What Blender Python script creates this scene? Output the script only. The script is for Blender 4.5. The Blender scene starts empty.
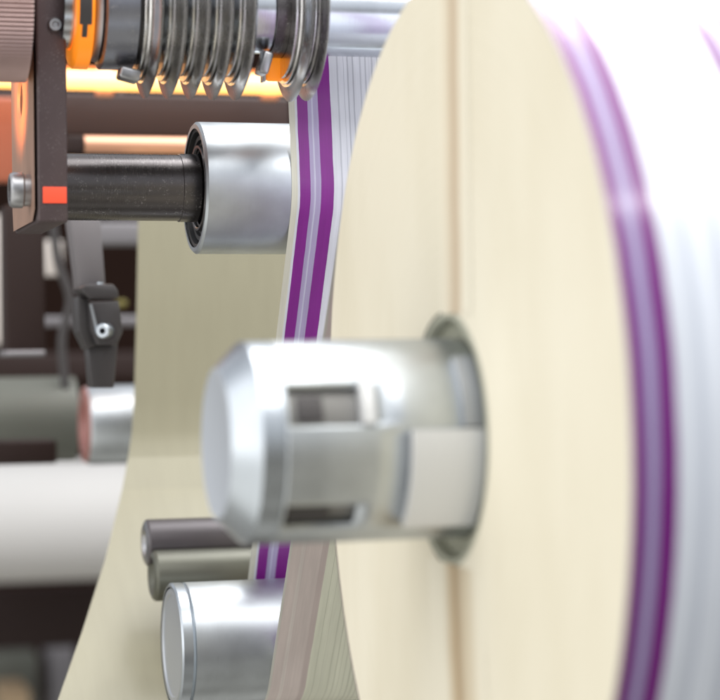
import bpy, bmesh, math, random
from mathutils import Vector, Matrix
random.seed(4)
PI = math.pi
S = bpy.context.scene
COL = S.collection

# ------------------------------------------------------------------ camera frame (world X = axis of all rollers)
FPX = 2095.0
YAW = math.radians(15.4); ROLL = math.radians(0.6)
Fw = Vector((math.sin(YAW), math.cos(YAW), 0))
R0 = Vector((math.cos(YAW), -math.sin(YAW), 0)); U0 = Vector((0, 0, 1))
Rt = R0*math.cos(ROLL) - U0*math.sin(ROLL)
Up = U0*math.cos(ROLL) + R0*math.sin(ROLL)
def ray(u, v): return Fw + Rt*((u-360)/FPX) - Up*((v-350)/FPX)
def P(u, v, Y):
    d = ray(u, v); return d*(Y/d.y)
def PX(u, v, X):
    d = ray(u, v); return d*(X/d.x)
def size(px, p): return px*p.dot(Fw)/FPX

cam = bpy.data.cameras.new('camera'); camo = bpy.data.objects.new('camera', cam); COL.objects.link(camo)
camo.matrix_world = Matrix(((Rt.x, Up.x, -Fw.x, 0), (Rt.y, Up.y, -Fw.y, 0), (Rt.z, Up.z, -Fw.z, 0), (0, 0, 0, 1)))
cam.sensor_width = 36; cam.lens = 36*FPX/720; cam.clip_start = .02; cam.clip_end = 50
cam.dof.use_dof = True; cam.dof.focus_distance = 1.06; cam.dof.aperture_fstop = 7.0
S.camera = camo

# ------------------------------------------------------------------ materials
def mat(name, col, metal=0., rough=.5, coat=0., coat_rough=.1, emit=None, es=0., spec=.5, aniso=0):
    m = bpy.data.materials.new(name); m.use_nodes = True
    b = m.node_tree.nodes['Principled BSDF']
    b.inputs['Base Color'].default_value = (*col, 1); b.inputs['Metallic'].default_value = metal
    b.inputs['Roughness'].default_value = rough; b.inputs['Coat Weight'].default_value = coat
    b.inputs['Coat Roughness'].default_value = coat_rough
    b.inputs['Specular IOR Level'].default_value = spec; b.inputs['Anisotropic'].default_value = aniso
    if emit: b.inputs['Emission Color'].default_value = (*emit, 1); b.inputs['Emission Strength'].default_value = es
    return m
def nd(m, t, **k):
    n = m.node_tree.nodes.new(t)
    for a, v in k.items(): setattr(n, a, v)
    return n
def ln(m, a, b): m.node_tree.links.new(a, b)
def coords(m, scale):
    tc = nd(m, 'ShaderNodeTexCoord'); mp = nd(m, 'ShaderNodeMapping')
    mp.inputs['Scale'].default_value = scale
    ln(m, tc.outputs['Object'], mp.inputs['Vector']); return mp.outputs['Vector']
def ramp(m, src, stops, interp='LINEAR'):
    r = nd(m, 'ShaderNodeValToRGB'); cr = r.color_ramp; cr.interpolation = interp
    while len(cr.elements) > 1: cr.elements.remove(cr.elements[-1])
    cr.elements[0].position = stops[0][0]; cr.elements[0].color = stops[0][1]
    for p, c in stops[1:]:
        e = cr.elements.new(p); e.color = c
    ln(m, src, r.inputs[0]); return r.outputs[0]
def g(v): return (v, v, v, 1)
def noise(m, vec, scale, detail=3, rough=.55):
    n = nd(m, 'ShaderNodeTexNoise'); n.inputs['Scale'].default_value = scale
    n.inputs['Detail'].default_value = detail; n.inputs['Roughness'].default_value = rough
    ln(m, vec, n.inputs['Vector']); return n.outputs[0]
def bump(m, src, strength, dist):
    b = nd(m, 'ShaderNodeBump'); b.inputs['Strength'].default_value = strength; b.inputs['Distance'].default_value = dist
    ln(m, src, b.inputs['Height']); ln(m, b.outputs[0], m.node_tree.nodes['Principled BSDF'].inputs['Normal'])
def brushed(name, col, rough=.28, amount=.12, metal=1., sc=(900, 14, 14), dirt=0., blotch=.06):
    m = mat(name, col, metal, rough); B = m.node_tree.nodes['Principled BSDF']
    s = noise(m, coords(m, sc), 1, 4)
    big = noise(m, coords(m, (30, 30, 30)), 1, 4)
    ad = nd(m, 'ShaderNodeMath', operation='ADD'); ln(m, s, ad.inputs[0]); ln(m, big, ad.inputs[1])
    ln(m, ramp(m, ad.outputs[0], [(.0, g(max(.03, rough-amount))), (1, g(rough+amount))]), B.inputs['Roughness'])
    c0 = tuple(c*(1-blotch*2) for c in col); c1 = tuple(min(1, c*(1+blotch)) for c in col)
    colr = ramp(m, big, [(.3, (*c0, 1)), (.7, (*c1, 1))])
    if dirt > 0:
        sp = noise(m, coords(m, (1, 1, 1)), 1000, 3, .8)
        sp2 = noise(m, coords(m, (1, 1, 1)), 160, 4, .7)
        mk = nd(m, 'ShaderNodeMath', operation='MULTIPLY'); ln(m, ramp(m, sp, [(.56, g(0)), (.64, g(1))]), mk.inputs[0])
        ln(m, ramp(m, sp2, [(.46, g(0)), (.66, g(dirt))]), mk.inputs[1])
        mx = nd(m, 'ShaderNodeMixRGB'); ln(m, mk.outputs[0], mx.inputs[0]); ln(m, colr, mx.inputs[1])
        mx.inputs[2].default_value = (.5, .47, .46, 1); colr = mx.outputs[0]
        inv = nd(m, 'ShaderNodeMath', operation='SUBTRACT'); inv.inputs[0].default_value = metal; ln(m, mk.outputs[0], inv.inputs[1])
        inv.use_clamp = True; ln(m, inv.outputs[0], B.inputs['Metallic'])
    ln(m, colr, B.inputs['Base Color'])
    bump(m, s, .12, .00015)
    return m

M = {}
M['alu'] = brushed('satin aluminium', (.57, .605, .63), .33, .09, blotch=.09)
M['alu_bright'] = brushed('bright aluminium', (.50, .54, .58), .27, .08)
M['chrome'] = brushed('polished steel', (.60, .63, .67), .15, .07, dirt=.15)
M['steel'] = brushed('worn steel', (.42, .42, .43), .27, .1, dirt=.3)
M['knife'] = brushed('ground knife steel', (.74, .73, .72), .2, .08, dirt=.2, sc=(30, 30, 30))
M['dark_steel'] = brushed('dusty blackened steel', (.12, .11, .11), .2, .1, metal=.9, dirt=.6)
M['collar'] = brushed('dark collar steel', (.30, .31, .36), .24, .1, metal=.9, dirt=.9)
M['black'] = brushed('black rubber', (.03, .03, .032), .4, .1, metal=0)
M['rod_dark'] = brushed('dark rubber covered rod', (.09, .08, .085), .34, .1, metal=.4)
M['rod_olive'] = brushed('grey olive rod', (.125, .125, .10), .34, .1, metal=.5)
M['bracket'] = brushed('glow tinted bracket', (.092, .066, .068), .38, .1, metal=.35, dirt=.35, sc=(60, 60, 60))  # brownish lamp glow is tinted into the base colour
M['bracket_edge'] = brushed('tan bracket edge', (.36, .22, .16), .45, .1, metal=.3, sc=(60, 60, 60))
M['cap'] = mat('grey end cap', (.42, .44, .47), .6, .4)
M['chuck_face'] = mat('matt grey chuck face', (.50, .53, .57), .35, .5)
M['orange'] = mat('orange lamp glow', (.95, .24, .01), 0, .35, emit=(1, .3, .02), es=.55)  # orange lamp glow put in as base colour and emission
M['red'] = mat('painted red reflection', (.7, .07, .03), 0, .5, emit=(1, .08, .03), es=.42)
M['slot'] = mat('dark gunmetal', (.07, .065, .065), .5, .45)  # even dark grey for wedges, washer, inserts and sockets
M['frame'] = mat('dark brown painted frame', (.028, .016, .014), 0, .55, spec=.25)
M['frame_grey'] = mat('grey painted metal', (.22, .21, .22), .2, .5)
M['grey_green'] = mat('grey green roller cover', (.12, .125, .105), .1, .5)
M['pink'] = mat('pinkish red end ring', (.36, .16, .14), .1, .4)
M['white_cyl'] = mat('white rubber roll', (.60, .585, .565), 0, .6)
M['pale'] = mat('pale painted panel', (.55, .5, .46), 0, .5)
M['copper'] = mat('copper coloured tube', (.80, .42, .27), .5, .35)
M['leaf'] = mat('pale satin jaw', (.74, .75, .76), .25, .45)
M['core'] = mat('grey green core tube', (.42, .42, .33), 0, .7)

def paper(name, stops, width, rough=.35, coat=.3, streak=.05, bump_s=.0, var=.84, fs=1800):
    """stops are (mm, colour); local X is metres from the left edge"""
    m = mat(name, (.8, .8, .8), 0, rough, coat, .17); B = m.node_tree.nodes['Principled BSDF']
    tc = nd(m, 'ShaderNodeTexCoord'); sx = nd(m, 'ShaderNodeSeparateXYZ'); ln(m, tc.outputs['Object'], sx.inputs[0])
    wn = noise(m, coords(m, (40, 60, 60)), 1, 4); wa = nd(m, 'ShaderNodeMath', operation='MULTIPLY_ADD'); ln(m, wn, wa.inputs[0]); wa.inputs[1].default_value = .0007
    wb = nd(m, 'ShaderNodeMath', operation='ADD'); ln(m, sx.outputs[0], wb.inputs[0]); wb.inputs[1].default_value = -.00035; ln(m, wb.outputs[0], wa.inputs[2])
    dv = nd(m, 'ShaderNodeMath', operation='DIVIDE'); ln(m, wa.outputs[0], dv.inputs[0]); dv.inputs[1].default_value = width
    c = ramp(m, dv.outputs[0], [(max(0, s/1000/width), (*cc, 1)) for s, cc in stops], 'CONSTANT')
    n = noise(m, coords(m, (fs, 5, 5)), 1, 3)
    k = ramp(m, n, [(.3, g(1-streak*2)), (.7, g(1))])
    mx = nd(m, 'ShaderNodeMixRGB', blend_type='MULTIPLY'); mx.inputs[0].default_value = 1
    ln(m, c, mx.inputs[1]); ln(m, k, mx.inputs[2])
    n3 = noise(m, coords(m, (160, 22, 22)), 1, 3); m3 = nd(m, 'ShaderNodeMixRGB', blend_type='MULTIPLY'); m3.inputs[0].default_value = 1
    ln(m, mx.outputs[0], m3.inputs[1]); ln(m, ramp(m, n3, [(.3, g(var)), (.7, g(1))]), m3.inputs[2]); ln(m, m3.outputs[0], B.inputs['Base Color'])
    if bump_s: bump(m, n, bump_s, .0003)
    return m
PU = (.25, .010, .27); LI = (.47, .40, .60); WH = (.80, .81, .86); CR = (.78, .76, .62); GL = (.40, .41, .46)
def lines(a, b, seed, base=WH, dark=GL):
    r = random.Random(seed); out = []; x = a
    while x < b and len(out) < 20:
        out.append((x, base)); x += r.uniform(1.6, 3.6)
        t = r.uniform(.4, .7); w = r.uniform(.4, 1.0)
        out.append((x, tuple(q*t+p*(1-t) for q, p in zip(dark, base)))); x += w
    out.append((x, base)); return out
M['web_front'] = paper('printed web front', [(0, CR), (3, WH), (4.2, PU), (9.6, LI), (11.7, (.62, .60, .74)), (12.5, LI), (15.2, PU), (21.6, WH)]+lines(23.6, 60, 3), .10)
BR = (.72, .62, .57); OL = (.80, .80, .64)
M['web_back'] = paper('printed web reverse', [(0, (.7, .68, .6)), (1.0, BR), (6, (.77, .69, .63)), (8, BR), (17, (.62, .52, .48)), (20, OL)]+lines(22, 60, 8, OL, (.56,.56,.43)), .10, .45, .1)
WR = (.76, .80, .87); PR = (.17, .004, .19)
M['roll_rim'] = paper('printed roll rim', [(0, (.55, .5, .5)), (.3, PR), (5.0, (.38, .33, .54)), (8.6, PR), (14.8, WR), (22, (.60, .64, .72)), (25, WR), (33, (.60, .64, .72)), (36, WR), (45, (.60, .64, .72)), (47, WR), (53, PR), (58, LI), (63, PR), (68, WR)], .15, .45, .38, .10, .3, .95, 800)
M['liner'] = paper('plain liner', [(0, (.35, .325, .228))], .3, .5, .1, .01, 0, .95)

def face_mat():
    m = mat('cream wound paper edge', (.80, .72, .53), 0, .6, 0, spec=.3); B = m.node_tree.nodes['Principled BSDF']
    tc = nd(m, 'ShaderNodeTexCoord'); sx = nd(m, 'ShaderNodeSeparateXYZ'); ln(m, tc.outputs['Object'], sx.inputs[0])
    cb = nd(m, 'ShaderNodeCombineXYZ'); ln(m, sx.outputs[1], cb.inputs[0]); ln(m, sx.outputs[2], cb.inputs[1])
    le = nd(m, 'ShaderNodeVectorMath', operation='LENGTH'); ln(m, cb.outputs[0], le.inputs[0])
    cc = nd(m, 'ShaderNodeCombineXYZ'); ln(m, le.outputs['Value'], cc.inputs[0])
    n = noise(m, cc.outputs[0], 900, 4)
    base = ramp(m, n, [(.3, (.735, .68, .535, 1)), (.7, (.835, .78, .635, 1))])
    s2 = noise(m, coords(m, (14, 14, 5)), 1, 5, .6); m3 = nd(m, 'ShaderNodeMixRGB', blend_type='MULTIPLY'); m3.inputs[0].default_value = 1
    ln(m, base, m3.inputs[1]); ln(m, ramp(m, s2, [(.35, (.93, .92, .89, 1)), (.6, (1, 1, 1, 1))]), m3.inputs[2])
    ln(m, m3.outputs[0], B.inputs['Base Color']); bump(m, n, .3, .0005); return m
M['face'] = face_mat()

# ------------------------------------------------------------------ mesh helpers
def link(name, bm, m, parent=None, loc=None, smooth=30, label=None):
    bmesh.ops.recalc_face_normals(bm, faces=bm.faces[:])
    me = bpy.data.meshes.new(name); bm.to_mesh(me); bm.free()
    o = bpy.data.objects.new(name, me); COL.objects.link(o)
    for x in (m if isinstance(m, (list, tuple)) else [m]): me.materials.append(x)
    if smooth:
        for p in me.polygons: p.use_smooth = True
        me.set_sharp_from_angle(angle=math.radians(smooth))
    if parent is not None: o.parent = parent
    if loc is not None: o.location = loc
    if label: o['label'] = label
    return o
def thing(name, label, cat, loc, group=None):
    o = bpy.data.objects.new(name, None); COL.objects.link(o); o.location = loc
    o.empty_display_size = .01
    o['label'] = label; o['category'] = cat
    if group: o['group'] = group
    return o
def tag(o, label, cat, group=None):
    o['label'] = label; o['category'] = cat
    if group: o['group'] = group
    return o
def struct(o): o['kind'] = 'structure'; return o
def lathe(prof, n=128, closed=False, wob=None, bm=None):
    """prof: (x, r) list, turned about local X"""
    bm = bm or bmesh.new(); rings = []
    for x, r in prof:
        if r <= 1e-6: rings.append([bm.verts.new((x, 0, 0))]*n)
        else: rings.append([bm.verts.new((x, -r*math.cos(2*PI*i/n), r*math.sin(2*PI*i/n))) for i in range(n)])
    idx = list(range(len(rings)))
    pairs = list(zip(idx, idx[1:])) + ([(len(rings)-1, 0)] if closed else [])
    for a, b in pairs:
        for i in range(n):
            j = (i+1) % n; vs = [rings[a][i], rings[a][j], rings[b][j], rings[b][i]]
            u = []
            for v in vs:
                if v not in u: u.append(v)
            if len(u) > 2:
                try: bm.faces.new(u)
                except ValueError: pass
    return bm
def box(a, b, bev=.0, bm=None):
    bm = bm or bmesh.new(); a = Vector(a); b = Vector(b)
    r = bmesh.ops.create_cube(bm, size=1)
    for v in r['verts']:
        v.co = Vector(((a[k]+b[k])/2+v.co[k]*(b[k]-a[k]) for k in range(3)))
    if bev:
        es = list({e for v in r['verts'] for e in v.link_edges})
        bmesh.ops.bevel(bm, geom=es, offset=bev, segments=3, profile=.5, affect='EDGES')
    return bm
def sector(x0, x1, f0, f1, r0, r1, n=24, bev=0):
    """shell piece of a cylinder about local X; angle 0 faces the camera side (-Y), + up"""
    bm = bmesh.new(); vv = []
    for i in range(n+1):
        a = math.radians(f0+(f1-f0)*i/n); c, s = -math.cos(a), math.sin(a)
        vv.append([bm.verts.new((x, r*c, r*s)) for x, r in ((x0, r0), (x1, r0), (x1, r1), (x0, r1))])
    for i in range(n):
        for k in range(4):
            l = (k+1) % 4; bm.faces.new((vv[i][k], vv[i][l], vv[i+1][l], vv[i+1][k]))
    bm.faces.new(vv[0]); bm.faces.new(vv[-1][::-1])
    return bm
def sheet(path, x0, x1, nx=2, th=.0002, mats=2):
    """paper sheet along a (y,z) path; material 0 = left-hand side of travel, 1 = other side"""
    bm = bmesh.new(); N = len(path); A = []; Bq = []
    for i, (y, z) in enumerate(path):
        p0 = path[max(0, i-1)]; p1 = path[min(N-1, i+1)]
        t = Vector((p1[0]-p0[0], p1[1]-p0[1])).normalized(); nrm = Vector((-t.y, t.x))
        A.append([bm.verts.new((x, y+nrm.x*th/2, z+nrm.y*th/2)) for x in (x0, x1)])
        Bq.append([bm.verts.new((x, y-nrm.x*th/2, z-nrm.y*th/2)) for x in (x0, x1)])
    for i in range(N-1):
        f = bm.faces.new((A[i][0], A[i][1], A[i+1][1], A[i+1][0])); f.material_index = 0
        f = bm.faces.new((Bq[i][0], Bq[i+1][0], Bq[i+1][1], Bq[i][1])); f.material_index = 1 if mats > 1 else 0
        for s in (0, 1): bm.faces.new((A[i][s], A[i+1][s], Bq[i+1][s], Bq[i][s]))
    for r in (0, N-1): bm.faces.new((A[r][0], A[r][1], Bq[r][1], Bq[r][0]))
    return bm
def arc(c, r, a0, a1, n=20):
    return [(c[0]+r*math.cos(a0+(a1-a0)*i/n), c[1]+r*math.sin(a0+(a1-a0)*i/n)) for i in range(n+1)]

# ------------------------------------------------------------------ the big roll and its chuck
XF = .2467; YC = .77; RR = .182
cc = PX(455, 438, XF); ZC = cc.z; cen = Vector((XF, YC, P(478, 438, YC).z)); ZC = cen.z
roll = thing('paper_roll', 'large foreground roll of printed paper with cream side and purple striped rim', 'paper roll', cen)
def wound_face():
    bm = bmesh.new(); rad = [.0492+(RR-.0495)*i/40 for i in range(41)]; rings = []
    TH = [math.radians(i) for i in range(-75, 76, 1)]
    TH += [math.radians(75+i*.1) for i in range(1, 301)]
    TH += [math.radians(105+i) for i in range(1, 150)]
    TH += [math.radians(254+i*.1) for i in range(1, 310)]
    NT = len(TH)
    for r in rad:
        ring = []
        for th in TH:
            y = -r*math.cos(th); z = r*math.sin(th); x = 0.
            k = min(1, max(.35, (r-.03)/.05))
            x += .0006*math.sin(th*2+.6)*k
            ring.append(bm.verts.new((x, y, z)))
        rings.append(ring)
    for a, b in zip(rings, rings[1:]):
        for i in range(NT):
            j = (i+1) % NT; bm.faces.new((a[i], a[j], b[j], b[i]))
    return bm
link('side_face', wound_face(), M['face'], roll, smooth=60)
W = .15
def shade_line(pts):
    # pts: (y, z, half width) down a strip with the dark radial shade painted in, follows the dished surface
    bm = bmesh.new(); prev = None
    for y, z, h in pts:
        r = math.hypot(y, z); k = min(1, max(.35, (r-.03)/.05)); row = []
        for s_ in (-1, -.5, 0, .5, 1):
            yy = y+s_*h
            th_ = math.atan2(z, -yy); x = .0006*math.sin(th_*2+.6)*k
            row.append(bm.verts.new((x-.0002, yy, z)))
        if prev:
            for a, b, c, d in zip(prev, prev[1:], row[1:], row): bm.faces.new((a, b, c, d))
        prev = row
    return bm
def shade_line_mat(name, off, slope, stops, w):
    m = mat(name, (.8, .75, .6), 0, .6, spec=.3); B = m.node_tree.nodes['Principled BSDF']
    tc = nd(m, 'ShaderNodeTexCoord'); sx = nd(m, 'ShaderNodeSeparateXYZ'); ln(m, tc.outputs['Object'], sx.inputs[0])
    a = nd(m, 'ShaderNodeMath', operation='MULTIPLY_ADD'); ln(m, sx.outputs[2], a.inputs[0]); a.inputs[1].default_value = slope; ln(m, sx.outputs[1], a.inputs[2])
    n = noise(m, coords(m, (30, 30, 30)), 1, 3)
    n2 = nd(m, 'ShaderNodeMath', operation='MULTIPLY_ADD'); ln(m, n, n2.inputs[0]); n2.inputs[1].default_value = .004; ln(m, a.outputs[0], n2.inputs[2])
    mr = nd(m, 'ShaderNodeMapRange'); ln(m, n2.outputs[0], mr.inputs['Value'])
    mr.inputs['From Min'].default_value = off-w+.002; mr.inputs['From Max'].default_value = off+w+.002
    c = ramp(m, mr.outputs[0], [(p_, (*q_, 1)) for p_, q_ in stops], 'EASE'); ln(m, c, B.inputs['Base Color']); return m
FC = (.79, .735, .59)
link('shade_line', shade_line([(-.0130, .0480+i*.0033, .018) for i in range(41)]), shade_line_mat('tan painted shade', -.013, 0, [(0, FC), (.22, FC), (.42, (.60, .49, .35)), (.54, (.54, .43, .30)), (.68, (.69, .60, .45)), (.85, (.76, .69, .54)), (1, FC)], .018), roll, label='thin tan line of painted shade running up from the core')
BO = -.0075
link('shade_line', shade_line([(BO-(i*.0033)*.12, -.0480-i*.0033, .034) for i in range(41)]), shade_line_mat('brown painted shade', BO+.12*.048, -.12, [(0, FC), (.06, FC), (.34, (.62, .53, .38)), (.49, (.42, .31, .19)), (.56, (.55, .44, .29)), (.76, FC), (1, FC)], .034), roll, label='wider brown band of painted shade running down from the core')
link('printed_rim', lathe([(0, RR-.0006), (.0003, RR-.0001), (.0008, RR), (W, RR), (W, .05)], 360), M['roll_rim'], roll)
link('core_tube', lathe([(.0006, .0490), (.0002, .0486), (.0002, .0464), (.001, .046), (W, .046), (W, .0490)], 160), M['core'], roll)

link('inner_flange', lathe([(.0052, .0462), (.0046, .0455), (.0046, .0386), (.006, .0384)], 128), mat('olive grey flange', (.34, .34, .26), .1, .6), roll)
XE = .1557; rc = .0382
chuck = thing('core_chuck', 'shiny metal core chuck with sloping grey nose sticking out of the paper roll', 'chuck', Vector((XE, YC, ZC)))
link('end_face', lathe([(0.0003, 0), (.0003, .027), (.0000, .0278), (.0002, .0284)], 160), M['chuck_face'], chuck)
link('nose_ring', lathe([(.0002, .0284), (.0010, .0292), (.0088, .0374), (.0098, rc), (.0178, rc), (.0181, rc-.0004), (.0184, rc-.0004)], 200), M['alu_bright'], chuck)
link('inner_body', lathe([(.0184, .0345), (.16, .0345)], 120), mat('grey inner body', (.22, .215, .205), .5, .45), chuck)
def xa(u): return P(u, 442, YC-.036).x-XE
bx = [.0186, xa(289), xa(361), xa(376), xa(408), .13]
fb = [-180, -53.5, -35, 8, 11, 35, 100, 180]
bm = bmesh.new()
def cell(i, j):
    x0, x1 = bx[i], bx[i+1]; f0, f1 = fb[j], fb[j+1]
    if i == 1 and j in (1, 4): return False      # two dark windows
    if i == 2 and j == 4: return False
    if i in (4,) and j in (1, 2): return False   # pale jaw
    return True
for i in range(len(bx)-1):
    for j in range(len(fb)-1):
        if not cell(i, j): continue
        n = max(2, int((fb[j+1]-fb[j])/3)); prev = None
        for k in range(n+1):
            a = math.radians(fb[j]+(fb[j+1]-fb[j])*k/n)
            cur = (bm.verts.new((bx[i], -rc*math.cos(a), rc*math.sin(a))), bm.verts.new((bx[i+1], -rc*math.cos(a), rc*math.sin(a))))
            if prev: bm.faces.new((prev[0], prev[1], cur[1], cur[0]))
            prev = cur
bmesh.ops.remove_doubles(bm, verts=bm.verts, dist=1e-5)
sl = link('sleeve', bm, M['alu'], chuck, smooth=35)
sm = sl.modifiers.new('thickness', 'SOLIDIFY'); sm.thickness = .003; sm.offset = 1
# make sure thickness grows inward
sm.offset = -1
link('jaw', sector(xa(408)+.0005, .0925, -50, 7.5, .0348, .0412), M['leaf'], chuck, label='broad pale jaw near the paper')
link('jaw', sector(xa(462), .0925, 9, 52, .0375, .0405), M['cap'], chuck, label='grey raised jaw above the pale one')
link('jaw', sector(xa(362), xa(375), 11.5, 41, .0348, .0402), M['leaf'], chuck, label='narrow white upright tab')
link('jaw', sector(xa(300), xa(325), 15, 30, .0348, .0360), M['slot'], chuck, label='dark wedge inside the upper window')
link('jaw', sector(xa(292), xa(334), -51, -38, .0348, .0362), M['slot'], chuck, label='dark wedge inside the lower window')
link('jaw', sector(xa(345), .13, 104, 128, .0375, .0398), M['cap'], chuck, label='grey ridge along the top')

# ------------------------------------------------------------------ guide rollers
def roller(name, label, c, r, length, shaft_r=None, shaft_len=0, barrel='alu', style=0):
    t = thing(name, label, 'roller', c)
    if style == 0:
        link('barrel', lathe([(.0, r*.90), (.0, r*.965), (.0012, r), (length, r), (length, .005)], 200), M[barrel], t)
        brg = link('bearing', lathe([(.0035, r*.56), (.003, r*.58), (.003, r*.66), (.0045, r*.67), (.0045, r*.72), (.003, r*.73), (.003, r*.80), (.0044, r*.815), (.0044, r*.835), (.0012, r*.85), (.0008, r*.896)], 160), M['black'], t)
        link('seal_ring', lathe([(.0018, r*.595), (.0014, r*.61), (.0014, r*.645), (.0025, r*.655)], 128), M['dark_steel'], brg)
    else:
        link('barrel', lathe([(.0075, r*.97), (.0078, r), (length, r), (length, .005)], 200), M[barrel], t)
        link('end_ring', lathe([(0, r*.93), (0, r*.965), (.001, r), (.0060, r), (.0064, r*.985), (.0075, r*.97)], 200), M['alu_bright'], t)
        link('end_cap', lathe([(.001, 0), (.001, r*.80), (.0002, r*.82), (.0002, r*.90), (.0014, r*.93)], 160), M['cap'], t)
    if shaft_r:
        link('shaft', lathe([(-shaft_len, shaft_r), (-.0082, shaft_r), (-.008, shaft_r*1.03), (.001, shaft_r*1.03), (.004, shaft_r*.9)], 128), M['dark_steel'], t)
    return t
cA = P(194, 188, 1.055); rA = .0337
u_pl = P(50, 188, 1.0)
roller('guide_roller', 'silver guide roller on a dusty dark shaft below the round knives', cA, rA, .33, size(33, cA), cA.x-P(60, 188, 1.055).x, 'alu', 0)
cB = P(171, 646, 1.113); rB = .0337
roller('guide_roller', 'silver roller with smooth grey end cap at the bottom of the picture', cB, rB, .33, None, 0, 'alu', 1)

# ------------------------------------------------------------------ printed web
KC = P(190, 9, .995)                       # knife shaft axis (y, z used)
KR = size(90, KC)
def tangent(ca, ra, cb, rb, up):
    ca = Vector(ca); cb = Vector(cb); d = cb-ca; L = d.length; k = (ra-rb)/L
    e = d/L; pr = Vector((-e.y, e.x)); s = math.sqrt(max(0, 1-k*k))
    best = None
    for sg in (1, -1):
        n = e*k+pr*s*sg
        if best is None or n.dot(up) > best.dot(up): best = n
    return ca+best*ra, cb+best*rb, best
ca = (cA.y, cA.z); cb = (cB.y, cB.z); cr_ = (YC, ZC)
e = .0002
top = Vector((KC.y+KR+.002, KC.z+.06))
pt0, pa0, n0 = tangent(top, 0, ca, rA+e, Vector((-1, 0)))
pa1, pb1, n1 = tangent(ca, rA+e, cb, -(rB+e), Vector((-1, 0)))
pb2, pc1, n2 = tangent(cb, rB+e, cr_, -(RR+e), Vector((-1, 0)))
def ang(p, c): return math.atan2(p[1]-c[1], p[0]-c[0])
path = [tuple(top), tuple(top.lerp(pa0, .5))]
a0, a1 = ang(pa0, ca) % (2*PI), ang(pa1, ca) % (2*PI); path += arc(ca, rA+e, a0, a1)
path += [tuple(pa1.lerp(pb1, t)) for t in (.25, .5, .75)]
b0, b1 = ang(pb1, cb), ang(pb2, cb)
b0 = (b0+PI) % (2*PI)-PI; b1 = b1 % (2*PI)-2*PI if (b1 % (2*PI)) > 0 else b1
while b1 > b0: b1 -= 2*PI
path += arc(cb, rB+e, b0, b1, 40)
path += [tuple(pb2.lerp(pc1, t)) for t in (.3, .6, .97)]
print('web angles', [round(math.degrees(x)) for x in (a0, a1, b0, b1)], pb2, pc1)
o0 = Vector((XF, cA.y, cA.z))
loc = [(y-o0.y, z-o0.z) for y, z in path]
web = link('printed_web', sheet(loc, 0, .1), [M['web_back'], M['web_front']], None, o0)
# travel goes down: left-hand normal points +Y (away) -> material 0 is the reverse
tag(web, 'narrow paper web with purple stripes running down past the silver rollers', 'paper web')

# ------------------------------------------------------------------ liner web behind
XL = .215
lp = []
for u, v, y in ((139, 190, 1.325), (138, 225, 1.325), (136, 330, 1.325), (134, 400, 1.325), (132, 430, 1.324), (130, 444, 1.322), (128, 458, 1.318), (122, 490, 1.303), (105, 560, 1.256), (82, 632, 1.21), (58, 700, 1.17), (40, 755, 1.14)):
    lp.append(P(u, v, y))
lp = [lp[0]+Vector((0, .05, .002)), lp[0]+Vector((0, .012, .006))]+lp
o1 = lp[3].copy()
bm = sheet([(p.y-o1.y, p.z-o1.z) for p in lp], 0, .34, mats=1)
for v_ in bm.verts:
    if v_.co.x < .1:
        q = min(lp, key=lambda p: abs(p.z-o1.z-v_.co.z)+abs(p.y-o1.y-v_.co.y)); v_.co.x = q.x-o1.x
lin = link('liner_web', bm, M['liner'], None, o1, smooth=12)
tag(lin, 'wide plain beige liner sheet hanging behind the silver rollers', 'paper web')

# ------------------------------------------------------------------ thin rods
cD = P(144, 543, 1.20); rD = size(23.5, cD)
t = thing('support_rod', 'thin black rod just above the olive rod', 'rod', cD, 'thin rods beside the bottom roller')
link('rod_body', lathe([(.0008, rD*.93), (.002, rD), (.3, rD), (.3, .002)], 96), M['rod_dark'], t)
link('rod_end', lathe([(.003, 0), (.003, rD*.45), (0, rD*.55), (0, rD*.8), (.0008, rD*.93)], 96), M['steel'], t)
cE = P(151, 576, 1.185); rE = size(25.5, cE)
t = thing('support_rod', 'thin grey olive rod between the black rod and the bottom roller', 'rod', cE, 'thin rods beside the bottom roller')
link('rod_body', lathe([(.0010, rE*.93), (.0025, rE), (.3, rE), (.3, .002)], 96), M['rod_olive'], t)
link('rod_end', lathe([(.006, 0), (.006, rE*.5), (.004, rE*.62), (.0004, rE*.74), (0, rE*.8), (.0010, rE*.93)], 96), M['rod_olive'], t)

# ------------------------------------------------------------------ knife shaft and knives
KY, KZ = KC.y, KC.z
def kx(u): return P(u, 60, KY).x
ks = thing('knife_shaft', 'polished steel shaft carrying the round knives at the top', 'shaft', Vector((kx(105), KY, KZ)))
def rel(u): return kx(u)-kx(105)
rs = size(44, KC)
link('shaft_bar', lathe([(rel(60), rs*.97), (rel(520), rs*.97)], 160), M['chrome'], ks)
rcl = size(62, KC)
link('collar', lathe([(rel(100)+.0004, rs*1.02), (rel(98), rcl*.80), (rel(98), rcl*.93), (rel(100), rcl), (rel(131), rcl), (rel(132), rcl*.97), (rel(132), rs)], 160), M['collar'], ks, label='dusty dark collar left of the knives')
link('collar', lathe([(rel(131), rs*1.0), (rel(131), rs*1.28), (rel(137), rs*1.28), (rel(137), rs)], 128), M['slot'], ks, label='thin black washer touching the first knife')
link('collar', lathe([(rel(268), rs), (rel(268), rs*1.05), (rel(283), rs*1.05), (rel(283), rs)], 128), M['dark_steel'], ks, label='dark ring between the fifth and sixth knife')
link('chamfer_ring', lathe([(rel(89), rs*1.02), (rel(90), rcl*.86), (rel(96), rcl*.9), (rel(97.5), rcl*.8), (rel(97.5), rs*1.02)], 128), M['steel'], ks)
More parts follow.
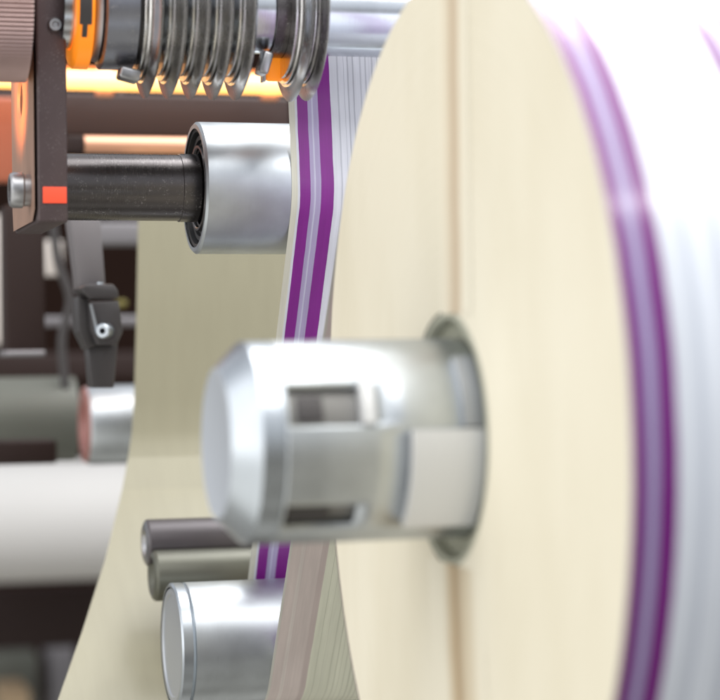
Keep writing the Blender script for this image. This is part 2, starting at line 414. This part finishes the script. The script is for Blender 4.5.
# set screw lugs under the collars
def lug(u0, u1, v0, v1, m, bolt=None, y=None, ang=0):
    y = y or KY-.01
    a = P(u0, v1, y); b = P(u1, v0, y)
    bm = box((a.x, y-.006, a.z), (b.x, y+.006, b.z), .0015)
    o = Vector((kx(105), KY, KZ))
    bmesh.ops.translate(bm, verts=bm.verts, vec=-o)
    bmesh.ops.rotate(bm, verts=bm.verts, cent=Vector(((a.x+b.x)/2, y, (a.z+b.z)/2))-o, matrix=Matrix.Rotation(ang, 3, 'Y'))
    return link('clamp_lug', bm, m, ks)
lug(118, 139, 69, 81, M['steel'], ang=.25)
lug(259, 269, 52, 75, M['steel'], ang=.3)
sp = thing('orange_glow_ring', 'added glowing ring for the orange reflection between the brown bracket and the dark collar', 'glow part', Vector((kx(70), KY, KZ)))  # ring added for an orange reflection, its glow comes from emission
link('glow_ring', lathe([(0, rs), (0, rcl*.9), (.0005, rcl*.96), (.0015, rcl*.995), (rel(86)-rel(70), rcl*1.0), (rel(87)-rel(70), rcl), (rel(87)-rel(70), rs)], 128), M['orange'], sp)
bm = sector(rel(72)-rel(70), rel(84)-rel(70), -26, 8, rcl*.99, rcl*1.012); link('glow_ring_insert', bm, M['slot'], sp)
bm = sector(rel(75)-rel(70), rel(80)-rel(70), -38, 22, rcl*.99, rcl*1.015); link('glow_ring_insert', bm, M['slot'], sp)
osx = thing('glow_tab', 'small tab with painted orange glow under the shaft beside the last knife', 'glow part', P(274, 66, KY+.005))
p = osx.location
link('glow_tab_plate', box((-.0045, -.002, -.0075), (.0045, .002, .0065), .0018), M['orange'], osx)  # emission stands for orange lamp light on a small bolt
link('glow_tab_edge', box((-.0062, -.0035, -.0080), (-.0048, .0035, .0065), .0004), M['steel'], osx)

def knife_prof():
    r = KR
    q = [(0, .52), (0, .735), (.0003, .742), (.0009, .742), (.0009, .69), (.0016, .69), (.0016, .800), (.0020, .808), (.0026, .800), (.0026, .745), (.0031, .745), (.0031, .835),
         (.0034, .845), (.0039, .90), (.0050, .985), (.0053, 1), (.0056, .985), (.0074, .89), (.0079, .85), (.0079, .74), (.0085, .735), (.0088, .70), (.0088, .52)]
    return [(x, r*k) for x, k in q]
w = .0088
words = ['first round knife from the left, next to the dark collar', 'second round knife from the left on the steel shaft', 'third round knife from the left, middle of the five',
         'fourth round knife from the left on the steel shaft', 'fifth round knife from the left, before the bare shaft', 'lone round knife touching the purple striped web']
tips = [146, 169, 191.5, 214, 237, 292]
kn = link('round_knife', lathe(knife_prof(), 220, closed=True), M['knife'], None, Vector((0, KY, KZ)))
# hub washer as a child part
hub = link('hub', lathe([(w*.05, KR*.48), (w*.05, KR*.60), (w*1.12, KR*.60), (w*1.12, KR*.48)], 128), M['chrome'], kn)
for i, u in enumerate(tips):
    k = kn if i == 0 else kn.copy()
    if i: COL.objects.link(k); h = hub.copy(); COL.objects.link(h); h.parent = k
    k.location = Vector((kx(u)-.0053, KY, KZ))
    tag(k, words[i], 'knife', 'round slitting knives on the shaft')
# second disc tight against the lone knife
k = kn.copy(); COL.objects.link(k); h = hub.copy(); COL.objects.link(h); h.parent = k
k.location = Vector((kx(tips[-1])+w*.46, KY, KZ)); k.scale = (.8, .985, .985)
tag(k, 'slimmer round knife pressed against the right side of the lone knife', 'knife', 'round slitting knives on the shaft')

# ------------------------------------------------------------------ bracket on the left
yF, yBk = .985, 1.085
pL = P(36, 100, yF); pR = P(67, 100, yF); zb = P(50, 222, yF).z; zt = KZ+.06
bo = Vector((pL.x, yF, zb))
br = thing('bracket_plate', 'tall metal bracket plate tinted brown for lamp glow left of the round knives', 'bracket', bo)
wx = pR.x-pL.x; hz = zt-zb
link('plate', box((0.0004, 0, 0), (wx, yBk-yF, hz), .0012), M['bracket'], br)
# lighter tan left flank with a real countersunk hole
ph = PX(22, 100, pL.x)
def flank():
    bm = bmesh.new(); y0, y1 = .001, yBk-yF-.001; hy = ph.y-yF; hzc = ph.z-zb; rh = .0095; zl, zh = .001, (PX(28, 51, pL.x).z-zb)
    n = 48; inner = []; outer = []; deep = []
    for i in range(n):
        a = 2*PI*i/n; inner.append(bm.verts.new((-.001, hy+rh*math.cos(a)*1.3, hzc+rh*math.sin(a))))
        deep.append(bm.verts.new((.0003, hy+rh*.9*math.cos(a)*1.3, hzc+rh*.9*math.sin(a))))
        dy, dz = math.cos(a), math.sin(a); ts = []
        if dy > 1e-9: ts.append((y1-hy)/dy)
        if dy < -1e-9: ts.append((y0-hy)/dy)
        if dz > 1e-9: ts.append((zh-hzc)/dz)
        if dz < -1e-9: ts.append((zl-hzc)/dz)
        tt = min(ts); outer.append(bm.verts.new((-.001, hy+dy*tt, hzc+dz*tt)))
    for i in range(n):
        j = (i+1) % n
        bm.faces.new((inner[i], inner[j], outer[j], outer[i])); bm.faces.new((inner[i], deep[i], deep[j], inner[j]))
    return bm
link('flank', flank(), M['bracket_edge'], br)
link('hole_plug', lathe([(0, 0), (0, .0095)], 48), M['frame'], br, Vector((.00025, ph.y-yF, ph.z-zb)))
pb = P(55, 25, yF)
bm = lathe([(-.0012, 0), (-.0012, .0012), (-.0020, .0016), (-.0020, .0028), (-.0004, .0036), (.0010, .0036)], 48)
bmesh.ops.rotate(bm, verts=bm.verts, cent=(0, 0, 0), matrix=Matrix.Rotation(PI/2, 3, 'Z'))
link('bolt', bm, M['steel'], br, Vector((pb.x-bo.x, -.0003, pb.z-bo.z)))
ph2 = P(50, -6, yF)
rh2 = size(28, ph2)
link('clamp_hub', lathe([(0.0006, 0), (.0006, rh2*.98), (.0012, rh2), (wx-.001, rh2), (wx-.0005, rh2*.97), (wx-.0005, 0)], 96), M['collar'], br, Vector((0, .016, ph2.z-bo.z)))
link('slot_block', box((-.0016, .004, PX(28, 50, pL.x).z-zb+.0004), (.0002, .092, hz-.002), .0004), M['frame'], br)
p0 = P(43, 203, yF); p1 = P(66.5, 187, yF)
link('red_glow_patch', box((p0.x-bo.x, -.0006, p0.z-bo.z), (p1.x-bo.x, .0008, p1.z-bo.z), .0002), M['red'], br)  # red reflection on the plate, built as an emissive patch
kb = P(9, 190, 1.005)
rkb = size(18, kb)
kbo = thing('bolt_head', 'short round steel bolt head on the left side of the brown bracket', 'bolt', kb)
kl = pL.x-kb.x-.001
link('head', lathe([(.0002, rkb*.62), (0, rkb*.80), (.0003, rkb*.9), (.0018, rkb), (kl*.62, rkb), (kl*.7, rkb*.9), (kl, rkb*.9), (kl, 0)], 96), M['steel'], kbo)
link('socket', lathe([(.004, 0), (.004, rkb*.5), (.0008, rkb*.55), (.0002, rkb*.62)], 6), M['slot'], kbo, smooth=10)

# knurled knob far left
kk = P(-20, 6, KY); rk = size(79, kk)
kno = thing('knurled_knob', 'finely ridged cylinder at the top left corner', 'knob', Vector((kk.x, KY, KZ)))
bm = bmesh.new(); N = 110; A = []; Bv = []
L = pL.x-.0035-kk.x
for i in range(N*2):
    a = PI*i/N; r = rk*(1 if i % 2 else .972)
    A.append(bm.verts.new((0, -r*math.cos(a), r*math.sin(a)))); Bv.append(bm.verts.new((L, -r*math.cos(a), r*math.sin(a))))
for i in range(2*N):
    j = (i+1) % (2*N); bm.faces.new((A[i], A[j], Bv[j], Bv[i]))
bm.faces.new(A); bm.faces.new(Bv)
link('grip', bm, brushed('knurled brown metal', (.50, .36, .34), .35, .1, metal=.6), kno, smooth=0)

# ------------------------------------------------------------------ glowing lamp behind, copper tube
lc = P(62, 79.5, 1.42)
lamp = thing('tube_lamp', 'glowing warm tube lamp behind the round knives', 'lamp', lc)
x1 = P(300, 82, 1.42).x-lc.x; rl = size(9.5, lc)
lm = mat('glowing tube', (1, .8, .5), 0, .4, emit=(1.0, .41, .065), es=2.8)
link('tube', lathe([(-.2, 0), (-.2, rl), (x1, rl), (x1, 0)], 48), lm, lamp)
for hx in (.03, x1-.02):
    link('holder', box((hx-.006, .004, -rl*1.6), (hx+.006, rl*2.2, rl*1.6), .002), M['copper'], lamp)
rf = bmesh.new()
pts = [(rl*1.9*math.sin(math.radians(a)), -rl*1.75*math.cos(math.radians(a))) for a in range(70, 151, 10)]
link('added_glow_trough', sheet([(y, z) for y, z in pts], -.2, x1, th=.001, mats=1), mat('orange glow trough', (.8, .3, .08), 0, .5), lamp)  # orange trough added to give the tube edges their glow
ct = P(84, 144, 1.36)
a_ = P(-60, 134, 1.47); b_ = P(290, 97, 1.47)
link('housing', box((a_.x-lc.x, a_.y-lc.y, a_.z-lc.z), (b_.x-lc.x, a_.y-lc.y+.02, b_.z-lc.z), .003), mat('brown housing', (.045, .025, .022), 0, .6), lamp)
a_ = P(-60, 182, 1.455); b_ = P(24, 97, 1.455)
link('side_glow_panel', box((a_.x-lc.x, a_.y-lc.y, a_.z-lc.z), (b_.x-lc.x, a_.y-lc.y+.01, b_.z-lc.z), .003), mat('painted side glow', (.42, .13, .07), 0, .5), lamp)  # panel added with the reddish glow put into its colour
tb = thing('copper_tube', 'blurred copper coloured tube behind the dusty dark shaft', 'tube', ct)
rt = size(8.5, ct)
link('tube_body', lathe([(0, rt*.6), (0, rt), (.3, rt), (.3, 0)], 64), M['copper'], tb)
link('tube_socket', box((-.012, -rt*.7, -rt*.9), (0, rt*.9, rt*.9), .001), M['frame'], tb)
# slim diagonal rod seen faintly under the lamp
a = P(118, 90, 1.5); b = P(152, 136, 1.5)
bm = bmesh.new(); d = (b-a); L = d.length
bmesh.ops.create_cone(bm, cap_ends=True, segments=24, radius1=.0016, radius2=.0016, depth=L)
q = Vector((0, 0, 1)).rotation_difference(d.normalized()).to_matrix()
bmesh.ops.rotate(bm, verts=bm.verts, cent=(0, 0, 0), matrix=q)
tag(link('brace_wire', bm, mat('brown wire', (.16, .10, .08), .5, .4), None, (a+b)/2), 'faint slanting brown wire below the glowing tube lamp', 'wire')

# ------------------------------------------------------------------ clamp arm
ar = thing('clamp_arm', 'dark clamp block with a socket screw on a slanting arm', 'clamp', P(100, 340, 1.22))
ao = ar.location
def prism(pts, Y0, Y1, bev=.0008):
    bm = bmesh.new()
    A = [bm.verts.new(P(u, v, Y0)-ao) for u, v in pts]
    Bv = []
    for vv in A: Bv.append(bm.verts.new(Vector((vv.co.x, vv.co.y+(Y1-Y0), vv.co.z))))
    n = len(A); bm.faces.new(A); bm.faces.new(Bv[::-1])
    for i in range(n): bm.faces.new((A[i], Bv[i], Bv[(i+1) % n], A[(i+1) % n]))
    if bev: bmesh.ops.bevel(bm, geom=bm.edges[:], offset=bev, segments=2, profile=.5, affect='EDGES')
    return bm
blk = mat('dark satin clamp', (.08, .074, .075), .5, .38)
link('arm', prism([(70, 215), (100, 215), (106, 292), (80, 292)], 1.225, 1.25), mat('grey arm', (.20, .185, .19), .4, .5), ar)
link('block', prism([(80, 288), (88, 284), (113, 284), (118, 290), (119, 298), (90, 299)], 1.205, 1.24), blk, ar)
link('block', prism([(90, 302), (119, 301), (123, 332), (117, 345), (98, 345), (92, 330)], 1.202, 1.238), blk, ar)
link('block', prism([(78, 296), (89, 301), (97, 345), (88, 350), (79, 332)], 1.212, 1.238), M['slot'], ar)
link('edge_strip', prism([(89.5, 304), (92, 304), (99, 333), (96, 334)], 1.199, 1.2005, 0), M['alu_bright'], ar)
link('leg', prism([(88, 345), (118, 342), (114, 388), (92, 388)], 1.215, 1.235), blk, ar)
bm = lathe([(-.004, .0012), (-.008, .0018), (-.008, .0036), (-.0074, .0042), (.001, .0042)], 40)
bmesh.ops.rotate(bm, verts=bm.verts, cent=(0, 0, 0), matrix=Matrix.Rotation(math.radians(62), 3, 'Z'))
link('screw', bm, M['alu_bright'], ar, P(107, 331, 1.202)-ao)
bm = lathe([(-.001, 0), (-.001, .0016), (0.001, .002)], 24)
bmesh.ops.rotate(bm, verts=bm.verts, cent=(0, 0, 0), matrix=Matrix.Rotation(PI/2, 3, 'Y'))
link('screw', bm, M['alu_bright'], ar, P(100, 284, 1.21)-ao)

# ------------------------------------------------------------------ blurred background machinery
def pbox(name, u0, v0, u1, v1, Y, dy, m, label, cat, group=None, bev=.002):
    a = P(u0, v1, Y); b = P(u1, v0, Y); c = Vector(((a.x+b.x)/2, Y, a.z))
    o = link(name, box((a.x-c.x, 0, 0), (b.x-c.x, dy, b.z-c.z), bev), m, None, c)
    return tag(o, label, cat, group)
def pcyl(name, u0, u1, v, rp, Y, m, label, cat, ring=None):
    c = P(u0, v, Y); r = size(rp, c); L = P(u1, v, Y).x-c.x
    t = thing(name, label, cat, c)
    link('barrel', lathe([(.002, r*.96), (.005, r), (L, r), (L, 0)], 96), m, t)
    link('end_ring', lathe([(.02, 0), (.004, r*.6), (0, r*.7), (0, r*.92), (.002, r*.96)], 96), ring or m, t)
    return t
pcyl('covered_roller', -40, 74, 421, 43, 1.62, M['grey_green'], 'blurred dark grey green roller at the left edge', 'roller')
pbox('dark_bar', -30, 440, 57, 466, 1.5, .03, M['frame'], 'dark bar under the grey green roller', 'bar')
pcyl('idler_roller', 83, 190, 425, 40, 1.50, M['alu'], 'small blurred silver roller with a pinkish end ring under the clamp', 'roller', M['pink'])
pcyl('white_roll', -60, 260, 524, 61, 2.5, M['white_cyl'], 'large blurred white roller at the lower left', 'roller')
pbox('upright_bar', 6, 205, 44, 352, 1.42, .03, M['frame'], 'dark upright bar below the brown bracket', 'bar')
pbox('bar_foot', 6, 350, 46, 357, 1.40, .05, M['frame_grey'], 'thin light grey foot under the dark upright bar', 'bar foot')
pbox('pale_cover', -30, 215, 5, 345, 1.9, .01, M['pale'], 'blurred pale cover at the left edge behind the upright bar', 'cover')
pbox('pale_plate', 45, 240, 63, 276, 1.75, .01, M['pale'], 'small pale plate between the upright bar and the clamp arm', 'plate')
pbox('cross_beam', 40, 316, 140, 326, 1.8, .03, M['frame_grey'], 'thin grey cross beam level with the clamp block', 'beam')
pbox('cross_beam', 98, 222, 150, 244, 1.7, .03, M['frame_grey'], 'short grey beam beside the slanting arm, left of the liner', 'beam')
pbox('machine_base', -40, 586, 130, 652, 2.65, .05, M['frame'], 'black machine base below the large white roller', 'machine base')
pbox('floor_box', -20, 655, 38, 720, 2.8, .1, M['grey_green'], 'grey green box at the bottom left corner', 'box')
pbox('tan_block', 2, 690, 30, 720, 2.7, .1, mat('tan', (.42, .3, .18), 0, .6), 'small tan block in front of the grey green box', 'block')
pbox('side_beam', 51, 648, 75, 720, 2.8, .1, M['frame_grey'], 'grey upright piece beside the liner at the bottom', 'beam')
pbox('lower_beam', -40, 352, 140, 380, 2.1, .03, M['frame'], 'dark beam above the grey green roller', 'beam')
pbox('yellow_knob', 118, 300, 127, 307, 1.7, .01, mat('yellow', (.2, .17, .04), 0, .5), 'tiny yellow knob in the dark beside the clamp', 'knob')
bg = bmesh.new(); a = P(-350, 1000, 3.4); b = P(1400, -500, 3.4)
box((a.x, 3.4, a.z), (b.x, 3.43, b.z), 0, bg)
bgo = link('background', bg, mat('dark brown backdrop', (.022, .011, .008), 0, .9, spec=.1), None)
struct(bgo)

def cable(pts, Y, r, m, label):
    q = [P(u, v, Y) for u, v in pts]; o = q[0].copy(); bm = bmesh.new(); rings = []
    S_ = []
    for i in range(len(q)-1):
        for k in range(6):
            t_ = k/6; a = q[max(0, i-1)]; b = q[i]; c = q[i+1]; d = q[min(len(q)-1, i+2)]
            S_.append(.5*((2*b)+(c-a)*t_+(2*a-5*b+4*c-d)*t_*t_+(3*b-a-3*c+d)*t_**3))
    S_.append(q[-1])
    for i, p in enumerate(S_):
        t_ = (S_[min(len(S_)-1, i+1)]-S_[max(0, i-1)]).normalized(); n_ = t_.cross(Vector((0, 1, 0))).normalized(); b_ = t_.cross(n_)
        rings.append([bm.verts.new(p-o+n_*r*math.cos(2*PI*k/12)+b_*r*math.sin(2*PI*k/12)) for k in range(12)])
    for a, b in zip(rings, rings[1:]):
        for k in range(12): bm.faces.new((a[k], a[(k+1) % 12], b[(k+1) % 12], b[k]))
    tag(link('cable', bm, m, None, o), label, 'cable')
cable([(52, 215), (58, 262), (70, 300), (62, 340), (66, 392)], 1.6, .0035, mat('dark cable', (.06, .055, .055), 0, .5), 'blurred dark grey cable hanging between the upright bar and the clamp arm')

# ------------------------------------------------------------------ light
wd = bpy.data.worlds.new('World'); S.world = wd; wd.use_nodes = True
nt = wd.node_tree; bgn = nt.nodes['Background']
tc = nt.nodes.new('ShaderNodeTexCoord'); sx = nt.nodes.new('ShaderNodeSeparateXYZ'); mr = nt.nodes.new('ShaderNodeMapRange')
mr.inputs['From Min'].default_value = -1; mr.inputs['From Max'].default_value = 1
rp = nt.nodes.new('ShaderNodeValToRGB'); cr = rp.color_ramp
cr.elements[0].position = .0; cr.elements[0].color = (.60, .59, .54, 1)
cr.elements[1].position = 1; cr.elements[1].color = (1.0, 1.03, 1.1, 1)
for p_, c_ in ((.40, (.40, .39, .37, 1)), (.50, (.48, .49, .50, 1)), (.62, (.8, .84, .9, 1))):
    e_ = cr.elements.new(p_); e_.color = c_
nt.links.new(tc.outputs['Generated'], sx.inputs[0]); nt.links.new(sx.outputs[2], mr.inputs['Value'])
nt.links.new(mr.outputs[0], rp.inputs[0]); 
nz = nt.nodes.new('ShaderNodeTexNoise'); nz.inputs['Scale'].default_value = 2.3; nz.inputs['Detail'].default_value = 2
nt.links.new(tc.outputs['Generated'], nz.inputs['Vector'])
r2 = nt.nodes.new('ShaderNodeValToRGB'); r2.color_ramp.elements[0].position = .42; r2.color_ramp.elements[0].color = (.18, .17, .16, 1)
r2.color_ramp.elements[1].position = .58; r2.color_ramp.elements[1].color = (1, 1, 1, 1)
nt.links.new(nz.outputs[0], r2.inputs[0])
mm = nt.nodes.new('ShaderNodeMixRGB'); mm.blend_type = 'MULTIPLY'; mm.inputs[0].default_value = 1
nt.links.new(rp.outputs[0], mm.inputs[1]); nt.links.new(r2.outputs[0], mm.inputs[2])
nt.links.new(mm.outputs[0], bgn.inputs['Color']); bgn.inputs['Strength'].default_value = 1.25

def area(name, loc, tgt, sx_, sy_, power, col=(1, 1, 1)):
    l = bpy.data.lights.new(name, 'AREA'); l.shape = 'RECTANGLE'; l.size = sx_; l.size_y = sy_; l.energy = power; l.color = col
    o = bpy.data.objects.new(name, l); COL.objects.link(o); o.location = loc
    o.rotation_euler = (Vector(tgt)-Vector(loc)).to_track_quat('-Z', 'Y').to_euler(); return o
area('off_frame_light', (.35, .45, 1.5), (.3, .9, 0), 2.2, 1.3, 30, (1, .99, .97))  # ceiling light above the machine
area('off_frame_light', (-1.6, .6, .6), (.25, .8, -.02), 2.0, 2.0, 17, (1, .98, .95))  # unseen left fill added to brighten the roll face
area('back_light', (.75, 1.5, 1.1), (.30, .70, .16), .5, 1.3, 20)  # unseen light added to blow out the top of the roll rim
sl_ = bpy.data.lights.new('added_glow_spot', 'SPOT'); sl_.energy = .8; sl_.color = (1, .30, .06); sl_.spot_size = math.radians(70); sl_.spot_blend = .8; sl_.shadow_soft_size = .008  # unseen orange spot added to warm the bracket flank and knob
so_ = bpy.data.objects.new('added_glow_spot', sl_); COL.objects.link(so_); so_.location = P(-75, 120, 1.02); so_.rotation_euler = (P(20, 92, 1.04)-so_.location).to_track_quat('-Z', 'Y').to_euler()
area('glare_strip_light', (.67, .07, .95), (.26, .60, .09), .5, .07, 3.6)  # unseen narrow light added to place a glare patch on the rim
area('low_left_light', (-.85, .35, -.75), (.25, .95, -.12), 1.8, 1.8, 9.5, (1, 1, .97))

S.view_settings.view_transform = 'Standard'; S.view_settings.look = 'None'; S.view_settings.exposure = 0; S.view_settings.gamma = 1
S.render.engine = 'CYCLES'
S.render.resolution_x = 1024; S.render.resolution_y = 996
